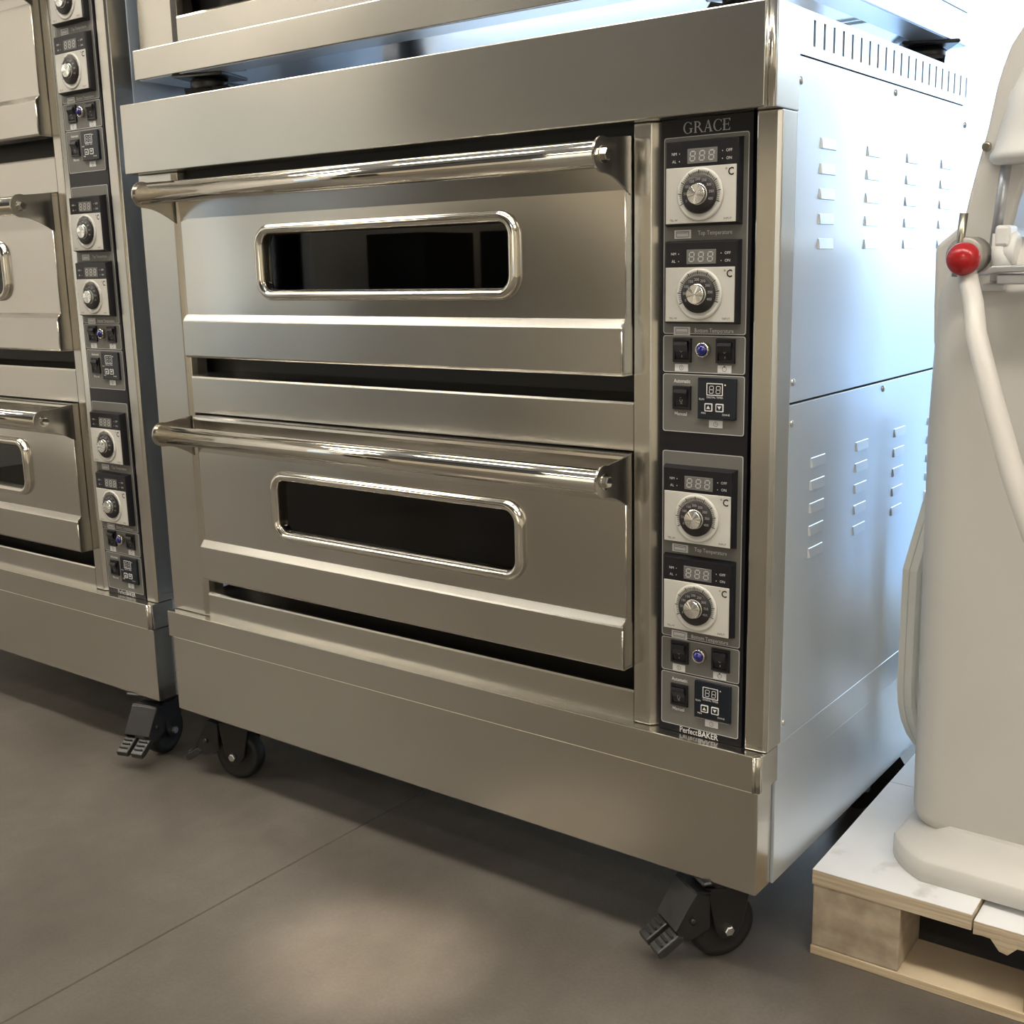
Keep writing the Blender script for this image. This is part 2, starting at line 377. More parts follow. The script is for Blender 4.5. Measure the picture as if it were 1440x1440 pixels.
# ------------------------------------------------------------------ deck oven
W = 1.23; D = 0.7316; PITCH = 0.405
def caster(parent, x, y, deg, top, brake=True):
    """swivel caster, top = height of its mounting plate; forward = pedal direction"""
    def fork():
        m = MB().box(-.05, .05, -.045, .045, .134, .14, .002, 1)
        m.lathe([(.030, .115), (.034, .120), (.034, .130), (.028, .134)], n=20)
        for s in (-1, 1):                                    # fork legs, tapering to the axle
            m.prism([(-.038, .118), (.034, .118), (.018, .050), (.008, .036), (-.012, .036), (-.024, .052)], 'y', s * .0225, s * .0255, .001, 1)
        m.prism([(-.038, .118), (.034, .118), (.034, .113), (-.038, .113)], 'y', -.0225, .0225)
        return m.mesh('fork', M_CASTER)
    c = obj('caster', cached('fork', fork), parent, (x, y, top - .14), math.radians(deg))
    def wheel():
        m = MB().lathe([(.012, -.016), (.030, -.013), (.037, -.015), (.043, -.0165), (.049, -.011), (.050, 0), (.049, .011), (.043, .0165), (.037, .015), (.030, .013), (.012, .016)], (0, 0, .05), 'y', 36)
        return m.mesh('wheel', M_RUBBER)
    obj('wheel', cached('wheel', wheel), c)
    def bolt():
        m = MB().lathe([(.010, -.0265), (.010, -.028)], (0, 0, .05), 'y', 20)
        m.lathe([(.0075, -.028), (.0075, -.034), (.006, -.0355)], (0, 0, .05), 'y', 6, False)
        m.lathe([(.004, -.0355), (.004, -.040)], (0, 0, .05), 'y', 12)
        return m.mesh('axle_bolt', M_ZINC)
    obj('axle_bolt', cached('axle', bolt), c)
    obj('axle_nut', cached('axlenut', lambda: MB().lathe([(.0075, .0262), (.0075, .032), (.006, .033)], (0, 0, .05), 'y', 6, False).mesh('axle_nut', M_ZINC)), c)
    if brake:
        def housing():
            m = MB()
            poly = [(.030, .112), (.052, .118), (.082, .068), (.078, .052), (.060, .048), (.030, .060)]
            for s in (-1, 1): m.prism(poly, 'y', s * .027, s * .030, .0012, 1)
            m.prism([(.050, .119), (.054, .117), (.084, .066), (.080, .064)], 'y', -.030, .030, .001, 1)
            m.prism([(.028, .116), (.053, .120), (.053, .116), (.030, .112)], 'y', -.030, .030, .001, 1)
            for s in (-1, 1):
                m.lathe([(.0045, s * .030), (.0045, s * .0335), (.002, s * .0345)], (.058, 0, .078), 'y', 10)
            return m.mesh('brake_housing', M_CASTER)
        obj('brake_housing', cached('housing', housing), c)
        def pedal():
            m = MB()
            for s in (-1, 1):
                y0, y1 = (s * .004, s * .031)
                y0, y1 = min(y0, y1), max(y0, y1)
                m.prism([(.070, .056), (.080, .060), (.112, .040), (.108, .030), (.098, .032), (.074, .048)], 'y', y0, y1, .002, 2)
                for k in range(3):
                    xx = .086 + k * .008; zz = .058 - k * .005
                    m.box(xx, xx + .003, y0 + .004, y1 - .004, zz - .004, zz + .0015, .0008, 1)
            return m.mesh('brake_pedal', M_PEDAL)
        obj('brake_pedal', cached('pedal', pedal), c)
    return c

def grace_mesh():
    m = MB(); y = 0.0
    x0 = 0.0; h = 1.0; s = 0.09; T = .17; th = .07
    def serif(xa, xb, z): flat(m, [(xa, z), (xb, z), (xb, z + .05), (xa, z + .05)], y)
    # G
    arc_band(m, .48, .5, (.48, .52), (.34, .47), 38, 322, y, 28, .02)
    flat(m, [(.74, .02), (.74 + T, .10), (.74 + T, .42), (.74, .42)], y); serif(.62, 1.0, .40)
    flat(m, [(.82, .74), (.87, .70), (.87, .98), (.84, .98)], y)
    # R
    o = 1.12
    flat(m, [(o + .08, 0), (o + .08 + T, 0), (o + .08 + T, 1), (o + .08, 1)], y); serif(o, o + .34, 0); serif(o, o + .2, .95)
    arc_band(m, o + .28, .74, (.42, .26), (.26, .20), -90, 90, y, 16)
    flat(m, [(o + .24, .94), (o + .30, .94), (o + .30, 1.0), (o + .24, 1.0)], y); flat(m, [(o + .24, .48), (o + .30, .48), (o + .30, .54), (o + .24, .54)], y)
    flat(m, [(o + .40, .52), (o + .56, .52), (o + .98, 0), (o + .78, 0)], y); serif(o + .74, o + 1.02, 0)
    # A
    o = 2.12
    flat(m, [(o + .10, 0), (o + .18, 0), (o + .52, .98), (o + .46, 1.02)], y); flat(m, [(o + .70, 0), (o + .90, 0), (o + .56, 1.04), (o + .44, 1.0)], y)
    flat(m, [(o + .24, .32), (o + .74, .32), (o + .72, .39), (o + .27, .39)], y); serif(o, o + .28, 0); serif(o + .62, o + 1.0, 0)
    # C
    o = 3.16
    arc_band(m, o + .48, .5, (.48, .52), (.35, .47), 38, 325, y, 28, .02)
    flat(m, [(o + .80, .74), (o + .86, .70), (o + .86, .99), (o + .82, .99)], y)
    # E
    o = 4.12
    flat(m, [(o + .08, 0), (o + .08 + T, 0), (o + .08 + T, 1), (o + .08, 1)], y)
    for z in (0, .48, .94): flat(m, [(o + .0, z), (o + (.62 if z == .48 else .76), z), (o + (.62 if z == .48 else .76), z + .06), (o + .0, z + .06)], y)
    flat(m, [(o + .70, 0), (o + .80, .24), (o + .76, .24), (o + .62, .05)], y); flat(m, [(o + .62, .95), (o + .72, .76), (o + .76, .76), (o + .76, 1.0)], y)
    flat(m, [(o + .58, .34), (o + .62, .34), (o + .62, .68), (o + .58, .68)], y)
    sx, sz = .064 / 4.92, .0135
    for v in m.bm.verts: v.co = Vector((-.129 + v.co.x * sx, .0186, v.co.z * sz))
    return m.mesh('brand_lettering', M_PRINTGREY, False)

def temperature_controller(root, zb, title):
    """zb = height of the bottom of the black housing"""
    def body():
        m = MB()
        a = [(-.1515, .019, 0), (-.0465, .019, 0), (-.0465, .019, .103), (-.1515, .019, .103)]
        b = [(-.1480, .0075, .0025), (-.0475, .0075, .0025), (-.0475, .0075, .1005), (-.1480, .0075, .1005)]
        c = [(-.1445, .0045, .003), (-.0485, .0045, .003), (-.0485, .0045, .100), (-.1445, .0045, .100)]
        q = [(i, (i + 1) % 4, 4 + (i + 1) % 4, 4 + i) for i in range(4)]
        m.add(a + b + c, q + [tuple(4 + k for k in f) for f in q] + [(8, 9, 10, 11)])
        return m.mesh('temperature_controller', M_BODY)
    o = obj('temperature_controller', cached('tc', body), root, (0, 0, zb))
    def plate():
        m = MB().box(-.1442, -.0487, .0030, .0046, .0033, .070, .0004, 1)
        return m.mesh('face_plate', M_FACE)
    obj('face_plate', cached('tcp', plate), o)
    cx, cz = -.0965, .0372
    def ring():
        m = MB()
        m.lathe([(.0318, .0030), (.0312, .0014), (.0295, .0008), (.0268, .0012), (.0256, .0029)], (cx, 0, cz), 'y', 40)
        return m.mesh('dial_ring', M_RING)
    obj('dial_ring', cached('tcr', ring), o)
    def disc():
        m = MB().lathe([(.0232, .0029), (.0232, -.0010), (.0224, -.0020), (.012, -.0020)], (cx, 0, cz), 'y', 40)
        return m.mesh('dial', M_DIAL)
    obj('dial', cached('tcd', disc), o)
    def knob():
        m = MB().lathe([(.0128, -.0019), (.0128, -.0036), (.0120, -.0042), (.0118, -.0086), (.0114, -.0091)], (cx, 0, cz), 'y', 40, False)
        tip = (cx, -.0093, cz); n = 26; rim = []
        for i in range(n):
            a = 2 * PI * i / n; rim.append((cx + .0114 * math.cos(a), -.0091 + random.uniform(-.0008, .0008), cz + .0114 * math.sin(a)))
        m.add(rim + [tip], [(i, (i + 1) % n, n) for i in range(n)])
        return m.mesh('dial_knob', M_ALU)
    obj('dial_knob', cached('tck', knob), o)
    def display():
        m = MB().box(-.1150, -.0745, .0036, .0046, .0740, .0915, .0003, 1)
        return m.mesh('display', M_DISP)
    obj('display', cached('tcs', display), o)
    def segs():
        m = MB()
        for k in range(3): sevenseg(m, -.1122 + k * .0128, .0765, .0080, .0125, .0015, .0034)
        return m.mesh('digits', M_SEG, False)
    obj('digits', cached('tcg', segs), o)
    def marks():
        m = MB()
        for t_, x, z in (('NM', -.1335, .0865), ('AL', -.1335, .0775), ('OFF', -.0590, .0865), ('ON', -.0590, .0775)):
            text_into(m, t_, x, z, .0048, .0043)
        for z in (.0865, .0775): flat(m, rrect(-.0683, -.0672, z - .0006, z + .0006, .0004, 2), .0043); flat(m, rrect(-.1268, -.1257, z - .0006, z + .0006, .0004, 2), .0043)
        return m.mesh('lettering', M_PRINT, False)
    obj('lettering', cached('tcm', marks), o)
    def ink():
        m = MB()
        text_into(m, 'C', -.0555, .0615, .0128, .0028, 'CENTER', 0, .9, .0003)
        arc_band(m, -.0617, .0655, (.0012, .0012), (.0007, .0007), 0, 360, .0028, 10)
        return m.mesh('unit_mark', M_INK, False)
    obj('unit_mark', cached('tci', ink), o)
    def ink2():
        m = MB()
        text_into(m, 'TEL-W', -.1330, .0072, .0038, .0028); text_into(m, 'INPUT', -.0590, .0072, .0038, .0028)
        return m.mesh('unit_lettering', M_INK, False)
    obj('unit_lettering', cached('tci2', ink2), o)
    def ticks():
        m = MB()
        for k in range(41):
            a = math.radians(205 - 225 * k / 40); L = .0293 if k % 5 == 0 else .0275; w = .00026 if k % 5 else .00052
            dx, dz = math.cos(a), math.sin(a)
            flat(m, [(cx + dx * .0242 - dz * w, cz + dz * .0242 + dx * w), (cx + dx * .0242 + dz * w, cz + dz * .0242 - dx * w), (cx + dx * L + dz * w, cz + dz * L - dx * w), (cx + dx * L - dz * w, cz + dz * L + dx * w)], .0006)
        return m.mesh('scale_marks', M_INK, False)
    obj('scale_marks', cached('tct', ticks), o)
    def nums():
        m = MB()
        for k in range(9):
            a = math.radians(205 - 225 * k / 8)
            text_into(m, str(k * 50), cx + .0178 * math.cos(a), cz + .0178 * math.sin(a), .0046, -.0022)
        return m.mesh('dial_numbers', M_PRINTGREY, False)
    obj('dial_numbers', cached('tcn', nums), o)
    # printed caption and little element symbol below
    def cap():
        m = MB(); text_into(m, title, 0, -.0085, .0076, .0178, fit=(-.1100, -.0560) if title[0] == 'B' else (-.1070, -.0600))
        return m.mesh('caption', M_PRINT, False)
    obj('caption', cached('tcc' + title, cap), o)
    def tag():
        m = MB().box(-.1400, -.1165, .0176, .0182, -.0145, -.0040)
        return m.mesh('element_label', M_LABEL)
    e = obj('element_label', cached('tce', tag), o)
    def sym(top):
        m = MB(); ou = rrect(-.1372, -.1193, -.0128, -.0057, .0004, 1); inn = rrect(-.1366, -.1199, -.0122, -.0063, .0003, 1)
        frame_flat(m, ou, inn, .0174)
        z = -.0080 if top else -.0110
        flat(m, [(-.136, z), (-.1205, z), (-.1205, z + .0006), (-.136, z + .0006)], .0174)
        return m.mesh('element_symbol', M_INK, False)
    obj('element_symbol', cached('tcy' + title, lambda: sym(title[0] == 'T')), o)

def rocker_switch(root, x0, z0, marks):
    def base():
        m = MB()
        ou = [(-.0132, -.0155), (.0132, -.0155), (.0132, .0155), (-.0132, .0155)]; inn = [(-.0098, -.0118), (.0098, -.0118), (.0098, .0118), (-.0098, .0118)]
        V = [(u, .019, v) for u, v in ou] + [(u * .97, .0150, v * .97) for u, v in ou] + [(u, .0150, v) for u, v in inn] + [(u, .0178, v) for u, v in inn]
        F = []
        for k in range(3): F += [(4 * k + i, 4 * k + (i + 1) % 4, 4 * k + 4 + (i + 1) % 4, 4 * k + 4 + i) for i in range(4)]
        m.add(V, F); return m.mesh('rocker_switch', M_BODY)
    o = obj('rocker_switch', cached('rs', base), root, (x0, 0, z0))
    def rocker():
        m = MB()      # the upper half is pressed forward as a wedge
        m.prism([(.0185, -.0112), (.0165, -.0112), (.0148, -.002), (.0100, .0065), (.0120, .0112), (.0185, .0112)], 'x', -.0094, .0094, .0005, 1)
        return m.mesh('rocker', M_BODY)
    obj('rocker', cached('rr', rocker), o)
    def pr():
        m = MB()
        if marks == 3:
            arc_band(m, 0, -.0030, (.0022, .0022), (.0016, .0016), 0, 360, .0146, 14)
            text_into(m, '=', 0, -.0072, .006, .0155); text_into(m, '-', 0, .0008, .006, .0130)
        else:
            arc_band(m, 0, -.0008, (.0016, .0016), (.0011, .0011), 0, 360, .0140, 14)
            flat(m, [(-.0004, -.0090), (.0004, -.0090), (.0004, -.0055), (-.0004, -.0055)], .0156)
        return m.mesh('switch_marks', M_PRINTGREY, False)
    obj('switch_marks', cached('rm%d' % marks, pr), o)
def symbol_label(root, x, z, kind):
    o = obj('symbol_label', cached('sl', lambda: MB().box(-.0095, .0095, .0176, .0182, -.0047, .0047).mesh('symbol_label', M_LABEL)), root, (x, 0, z))
    def sy():
        m = MB()
        arc_band(m, 0, 0, (.0031, .0031), (.0026, .0026), 0, 360, .0174, 20)
        if kind == 'power': flat(m, [(-.0003, -.0016), (.0003, -.0016), (.0003, .0016), (-.0003, .0016)], .0174)
        elif kind == 'lamp':
            flat(m, [(-.0011, .0031), (.0011, .0031), (.0011, .0043), (-.0011, .0043)], .0174)
        else:
            flat(m, [(-.0002, 0), (.0002, 0), (.0002, .0020), (-.0002, .0020)], .0174); flat(m, [(0, -.0002), (.0016, -.0002), (.0016, .0002), (0, .0002)], .0174)
        return m.mesh('symbol', M_INK, False)
    obj('symbol', cached('sy' + kind, sy), o)
def overlay(root, name, z0, z1):
    o = obj(name, MB().prism(rrect(-.1555, -.0395, z0, z1, .0032), 'y', .0182, .0196).mesh(name, M_GREY), root)
    m = MB(); frame_flat(m, rrect(-.1555, -.0395, z0, z1, .0032), rrect(-.1545, -.0405, z0 + .001, z1 - .001, .0026), .0180)
    obj('outline', m.mesh('outline', M_GREYLINE, False), o)
    return o

def control_deck(root, b, top):
    overlay(root, 'control_overlay', b + .157, b + (.398 if top else .4105))
    s = overlay(root, 'switch_overlay', b + .108, b + .155)
    t = overlay(root, 'timer_overlay', b + .031, b + .106)
    temperature_controller(root, b + .290, 'Top Temperature')
    temperature_controller(root, b + .170, 'Bottom Temperature')
    rocker_switch(root, -.127, b + .1365, 2); rocker_switch(root, -.066, b + .1365, 2)
    p = obj('pilot_light', cached('pl', lambda: MB().lathe([(.0098, .019), (.0098, .0125), (.0090, .0110), (.0074, .0108), (.0070, .0125)], (0, 0, 0), 'y', 28).mesh('pilot_light', M_CHROME)), root, (-.0965, 0, b + .1375))
    obj('lens', cached('lens', lambda: MB().lathe([(.0072, .0125), (.0068, .0098), (.0045, .0074), (.0001, .0066)], (0, 0, 0), 'y', 28).mesh('lens', M_BLUE)), p)
    symbol_label(root, -.1285, b + .1140, 'power'); symbol_label(root, -.0675, b + .1140, 'lamp')
    rocker_switch(root, -.127, b + .0755, 3)
    def auto():
        m = MB(); text_into(m, 'Automatic', 0, .0968, .0066, .0178, bold=.00012, fit=(-.1395, -.1155)); text_into(m, 'Manual', 0, .0545, .0066, .0178, bold=.00012, fit=(-.1380, -.1200))
        return m.mesh('switch_caption', M_PRINT, False)
    obj('switch_caption', cached('auto', auto), t, (0, 0, b))
    tm = obj('timer', cached('tm', lambda: MB().box(-.0267, .0267, .0135, .019, -.0262, .0262, .0012).mesh('timer', M_DISPDARK)), root, (-.0762, 0, b + .0765))
    def tp():
        m = MB(); y = .0132
        frame_flat(m, rrect(-.0138, .0092, .0042, .0200, .0008, 2), rrect(-.0126, .0080, .0054, .0188, .0005, 2), y)
        for k in range(2): sevenseg(m, -.0102 + k * .0095, .0068, .0062, .0098, .0007, y, .06)
        text_into(m, 'DIGITAL TIMER', -.002, .0018, .0034, y); text_into(m, 'RUN', -.0205, -.0010, .0036, y)
        flat(m, rrect(.0112, .0132, .0172, .0192, .0008, 3), y)
        text_into(m, 'MIN', -.0178, -.0185, .0036, y); text_into(m, 'DH4-B', .0140, -.0195, .0036, y)
        return m.mesh('timer_print', M_PRINT, False)
    obj('timer_print', cached('tp', tp), tm)
    for x, d in ((-.0105, 1), (.0050, -1)):
        bt = obj('timer_button', cached('tb', lambda: MB().prism(rrect(-.0055, .0055, -.0052, .0052, .001, 2), 'y', .0126, .0136).mesh('timer_button', M_PRINT)), tm, (x, 0, -.0108))
        # the dark arrow field is flat print, kept as its own mesh beside the button
        m = MB(); flat(m, rrect(x - .0042, x + .0042, -.0108 - .0038, -.0108 + .0038, .0005, 1), .0124)
        obj('arrow_field', cached('af%d' % d, lambda: m.mesh('arrow_field', M_DISPDARK, False)), tm)
        m2 = MB(); flat(m2, [(x - .0028, -.0108 - .002 * d), (x + .0028, -.0108 - .002 * d), (x, -.0108 + .0024 * d)], .0122)
        obj('arrow', cached('ar%d' % d, lambda: m2.mesh('arrow', M_PRINT, False)), tm)
    symbol_label(root, -.0785, b + .0440, 'clock')

def oven_door(root, b):
    """one oven door; b = base height of its deck"""
    xl, xr = -1.097, -.2012
    def panel():
        m = MB()
        # folded sheet: section through the door (y, z), window cut out by building the panel in four fields
        zt, zk, zf, zb_ = .403, .338, .172, .102
        wx0, wx1, wz0, wz1 = -.893, -.383, .213, .309
        def sheet(x0, x1, z0, z1):
            m.box(x0, x1, 0, .004, z0, z1)
        sheet(xl, wx0, zf - .02, zk); sheet(wx1, xr, zf - .02, zk); sheet(wx0, wx1, zf - .02, wz0); sheet(wx0, wx1, wz1, zk)
        # leaning upper strip with rolled top edge
        m.prism([(.004, zk), (0, zk), (-.0075, zt - .006), (-.0068, zt - .002), (-.004, zt), (.030, zt), (.030, zt - .004), (0, zt - .006)], 'x', xl, xr)
        # side returns and back sheet around the window
        m.box(xl, xl + .003, .004, .034, zb_, zt - .004); m.box(xr - .003, xr, .004, .034, zb_, zt - .004)
        return m.mesh('oven_door', M_DOOR)
    o = obj('oven_door', cached('door', panel), root, (0, 0, b))
    def flap():
        m = MB()
        m.prism([(.002, .176), (-.0008, .176), (-.0085, .1665), (-.0100, .164), (-.0100, .106), (-.0085, .1035), (-.0065, .102), (.030, .102), (.030, .106), (-.004, .106), (-.004, .165), (.002, .170)], 'x', xl - .003, xr + .0005)
        m.box(xr - .0025, xr + .0005, -.008, .020, .104, .166)
        return m.mesh('door_flap', M_STEEL)
    obj('door_flap', cached('flap', flap), o)
    def edge():
        m = MB().tube([(xr, -.0095, .160), (xr, -.0095, .108)], .0014, 8).tube([(xr - .001, -.0085, .1665), (xr, -.0005, .176)], .0012, 8)
        m.tube([(xr + .0002, -.0002, .178), (xr + .0002, -.0002, .334)], .0010, 8)
        return m.mesh('edge_fold', M_EDGE)
    obj('edge_fold', cached('edge', edge), o)
    def bar():
        m = MB().lathe([(.013, xl - .012), (.0160, xl - .010), (.0160, xr + .006), (.013, xr + .008)], (0, -.066, .377), 'x', 32)
        return m.mesh('handle_bar', M_CHROME)
    obj('handle_bar', cached('bar', bar), o)
    def bracket():
        P = [(-.001, .403)]
        cy, cz, r = -.066, .377, .0215
        for k in range(17):                                          # round the nose
            a = math.radians(70 + 200 * k / 16); P.append((cy + r * math.cos(a), cz + r * math.sin(a)))
        # hollow curve back to the door
        x0, z0 = P[-1]; 
        for k in range(1, 9):
            t = k / 8; P.append((x0 + (-.001 - x0) * t, z0 - .0245 * (1 - math.cos(t * PI / 2)) ** 1.0))
        m = MB().prism(P, 'x', 0, .003)
        return m.mesh('handle_bracket', M_BRACKET)
    obj('handle_bracket', cached('bracket', bracket), o, (xr + .006, 0, 0)); obj('handle_bracket', CACHE['bracket'], o, (xl - .012, 0, 0))
    def bolt():
        m = MB().lathe([(.0105, xr + .0090), (.0105, xr + .0102)], (0, -.066, .377), 'x', 24)
        m.lathe([(.0080, xr + .0102), (.0080, xr + .0150), (.0068, xr + .0163)], (0, -.066, .377), 'x', 6, False)
        return m.mesh('handle_bolt', M_CHROME)
    obj('handle_bolt', cached('hbolt', bolt), o)
    def wframe():
        m = MB(); path = rrect(-.8975, -.3785, .2085, .3135, .026, 7)
        n = len(path); prof = []
        for k in range(9):
            a = PI * k / 8; prof.append((math.cos(a) * .0085, -.0012 - math.sin(a) * .0095))
        prof = [(.0085, .004)] + prof + [(-.0085, .006)]
        cx, cz = -.638, .261; rings = []
        for i, (u, v) in enumerate(path):
            d = Vector((path[(i + 1) % n][0] - path[i - 1][0], path[(i + 1) % n][1] - path[i - 1][1])).normalized()
            nx, nz = d.y, -d.x                                        # outward
            rings.append([m.bm.verts.new((u + nx * p, q, v + nz * p)) for p, q in prof])
        for i in range(n):
            A, B = rings[i], rings[(i + 1) % n]
            for k in range(len(prof) - 1):
                f = m.bm.faces.new((A[k], A[k + 1], B[k + 1], B[k])); f.smooth = True
        return m.mesh('window_frame', M_CHROME)
    obj('window_frame', cached('wframe', wframe), o)
    obj('window_glass', cached('wglass', lambda: MB().box(-.8925, -.3835, .0048, .0088, .2135, .3085).mesh('window_glass', M_GLASS)), o)
    def inner():
        m = MB()
        for a, b_, c, d in ((-.905, -.868, .2, .32), (-.408, -.37, .2, .32), (-.868, -.408, .2, .222), (-.868, -.408, .300, .32)):
            m.box(a, b_, .030, .034, c, d)
        return m.mesh('inner_frame', M_LINER)
    obj('inner_frame', cached('iframe', inner), o)

def louvre_mesh():
    m = MB(); w = .0255; r = .0035
    # pressed tab: closed at the top, open along its lower edge
    V = []; F = []
    cols = [(-w, 0.0), (-w + r * .5, .7), (-w + r, 1.0), (w - r, 1.0), (w - r * .5, .7), (w, 0.0)]
    for y, k in cols:
        V += [(.0012, y, .0070), (.0012 + .0010 * k, y, .0062), (.0012 + .0026 * k, y, -.0060), (.0012, y, -.0066)]
    for i in range(len(cols) - 1):
        a = 4 * i; b = a + 4
        F += [(a, b, b + 1, a + 1), (a + 1, b + 1, b + 2, a + 2), (a + 2, b + 2, b + 3, a + 3)]
    m.add(V, F); return m.mesh('louvre', M_GALV)

def build_oven(root, decks, skirt=True, casters=(), z_under=H, front_lettering=True):
    """local frame: x=0 right side, y=0 front, z=0 the ground the casters stand on"""
    zr0 = z_under + (.150 if skirt else 0.0); zr1 = zr0 + .050         # rim
    b0 = zr1 - .020; zh0 = zr1 + decks * PITCH - .005; zh1 = zh0 + .117    # deck base, header
    K = (decks, skirt)
    if skirt:
        obj('skirt', MB().box(-W + .0035, -.0035, .006, .05, z_under, zr0 - .0022, .0015).mesh('skirt', M_STEEL), root)
        obj('skirt_side', MB().box(-.0045, .0005, .0505, D, z_under, zr0 + .001, .0008, 1).mesh('skirt_side', M_GALV), root)
        obj('skirt_side', MB().box(-W + .0035, -W + .008, .0505, D, z_under, zr0, .0008, 1).mesh('skirt_side', M_GALV), root)
    m = MB().box(-W, -.0075, 0, .055, zr0, zr1, .0012).box(-.0110, .0012, .006, .055, zr0, zr1, .0012)
    rim = obj('base_rim', m.mesh('base_rim', M_STEEL), root)
    obj('corner_bead', MB().lathe([(.0052, zr0), (.0052, zr1 - .001), (.004, zr1)], (-.0042, .0050, 0), 'z', 14).lathe([(.0022, zr0), (.0022, zr1)], (-.0075, .0006, 0), 'z', 10).mesh('corner_bead', M_EDGE), rim)
    obj('rim_side', MB().box(-.004, .0008, .0555, D, zr0, zr1, .0008, 1).mesh('rim_side', M_GALV), root)
    # bottom and top sheets, back, left side
    obj('underside', MB().box(-W + .01, -.01, .052, D - .004, zr0 + .006 if not skirt else z_under + .03, (zr0 + .008 if not skirt else z_under + .032)).mesh('underside', M_UNDER), root)
    if not skirt:
        u = MB().box(-W + .006, -.012, .006, .056, zr0 - .0008, zr0 + .002); u.box(-.05, -.002, .056, D, zr0 - .0008, zr0 + .002); u.box(-W + .002, -W + .05, .056, D, zr0 - .0008, zr0 + .002)
        u.box(-W + .01, -.05, .425, .431, zr0 + .001, zr0 + .005)
        obj('under_flange', u.mesh('under_flange', M_GALV), root)
    ztop = zh1 - .092
    obj('top_sheet', MB().box(-W + .004, -.004, .05, D - .002, ztop - .003, ztop).mesh('top_sheet', M_UNDER), root)
    obj('back_panel', MB().box(-W + .002, -.002, D - .003, D, zr1 if skirt else zr0, ztop).mesh('back_panel', M_GALV), root)
    obj('left_side_panel', MB().box(-W, -W + .004, .06, D - .003, zr1, ztop, .0008, 1).mesh('left_side_panel', M_GALV), root)
    obj('inner_side', MB().box(-.010, -.006, .05, D - .004, zr1, ztop - .004).mesh('inner_side', M_DARK), root)
    # posts
    def post(name, poly):
        return obj(name, MB().prism(poly, 'z', zr1 + .001, zh0 - .0005, .0012, 2).mesh(name, M_STEEL), root)
    post('left_post', [(-W - .0015, .062), (-W - .0015, .018), (-1.139, .018), (-1.1275, .022), (-1.1245, .034), (-1.1245, .055)])
    post('middle_post', [(-.1995, .055), (-.1995, .018), (-.1745, .018), (-.1600, .032), (-.1600, .055)])
    post('right_post', [(-.0350, .055), (-.0350, .028), (-.0295, .018), (-.004, .018), (.0018, .021), (.0018, .061), (-.02, .061)])
    # header
    hd = MB().box(-W - .002, -.0090, -.008, .050, zh0, zh1, .0016).box(-.0130, .0026, -.0015, .063, zh0, zh1, .0014)
    h = obj('header', hd.mesh('header', M_STEEL), root)
    obj('corner_bead', MB().lathe([(.0058, zh0), (.0058, zh1)], (-.0035, -.0020, 0), 'z', 14).lathe([(.0026, zh0), (.0026, zh1)], (-.0080, -.0066, 0), 'z', 10).mesh('corner_bead', M_EDGE), h)
    # ventilated top strip: a row of slots along the right side
    vs = MB(); z0, z1 = zh1 - .0515, zh1
    s0, s1 = z0 + .0125, z1 - .0085; pos = [.106 + .0306 * k for k in range(21)]; hw = .0033
    vs.box(-.0022, .0010, .0640, D, z0, s0).box(-.0022, .0010, .0640, D, s1, z1)
    e = [.0640] + [c for p in pos for c in (p - hw, p + hw)] + [D]
    for k in range(0, len(e), 2): vs.box(-.0022, .0010, e[k], e[k + 1], s0, s1)
    vs.box(-.022, -.0022, .0640, D, z1 - .0015, z1)
    obj('vent_strip', vs.mesh('vent_strip', M_GALV), root)
    obj('slot_shade_sheet', MB().box(-.0075, -.0055, .066, D - .004, ztop + .001, zh1 - .002).mesh('slot_shade_sheet', M_DARK), root)  # near-black sheet added so the slots look shaded inside
    # right side panels, one per deck, each with a bank of louvres
    for k in range(decks):
        b = b0 + k * PITCH
        pz0 = zr1 + .001 if k == 0 else b + .0702; pz1 = (zh1 - .0535) if k == decks - 1 else b + PITCH + .0675
        sp = obj('side_panel', MB().box(-.0035, .0012, .0615, D, pz0, pz1, .0010, 2).mesh('side_panel', M_GALV), root)
        lm = cached('louvre', louvre_mesh)
        for c in range(4):
            for r_ in range(5):
                obj('louvre', lm, sp, (0, .158 + .1585 * c, b + .3885 - .0307 * r_))
        scr = cached('screw', lambda: MB().lathe([(.0048, .0010), (.0046, .0024), (.0030, .0036), (.0001, .0040)], (0, 0, 0), 'x', 14).mesh('screw', M_ZINC))
        spots = [(.069, pz1 - .028 if k == decks - 1 else pz1 - .024), (.394, pz1 - .010), (.722, pz1 - .028), (.069, pz0 + .026), (.722, pz0 + .18)]
        for y, z in spots: obj('screw', scr, sp, (0, y, z))
    # control column
    obj('control_plate', MB().box(-.1598, -.0352, .0195, .034, zr1 + .0005, zh0 - .0005).mesh('control_plate', M_PANELBLACK), root)
    if front_lettering:
        cp = root.children[-1] if False else None
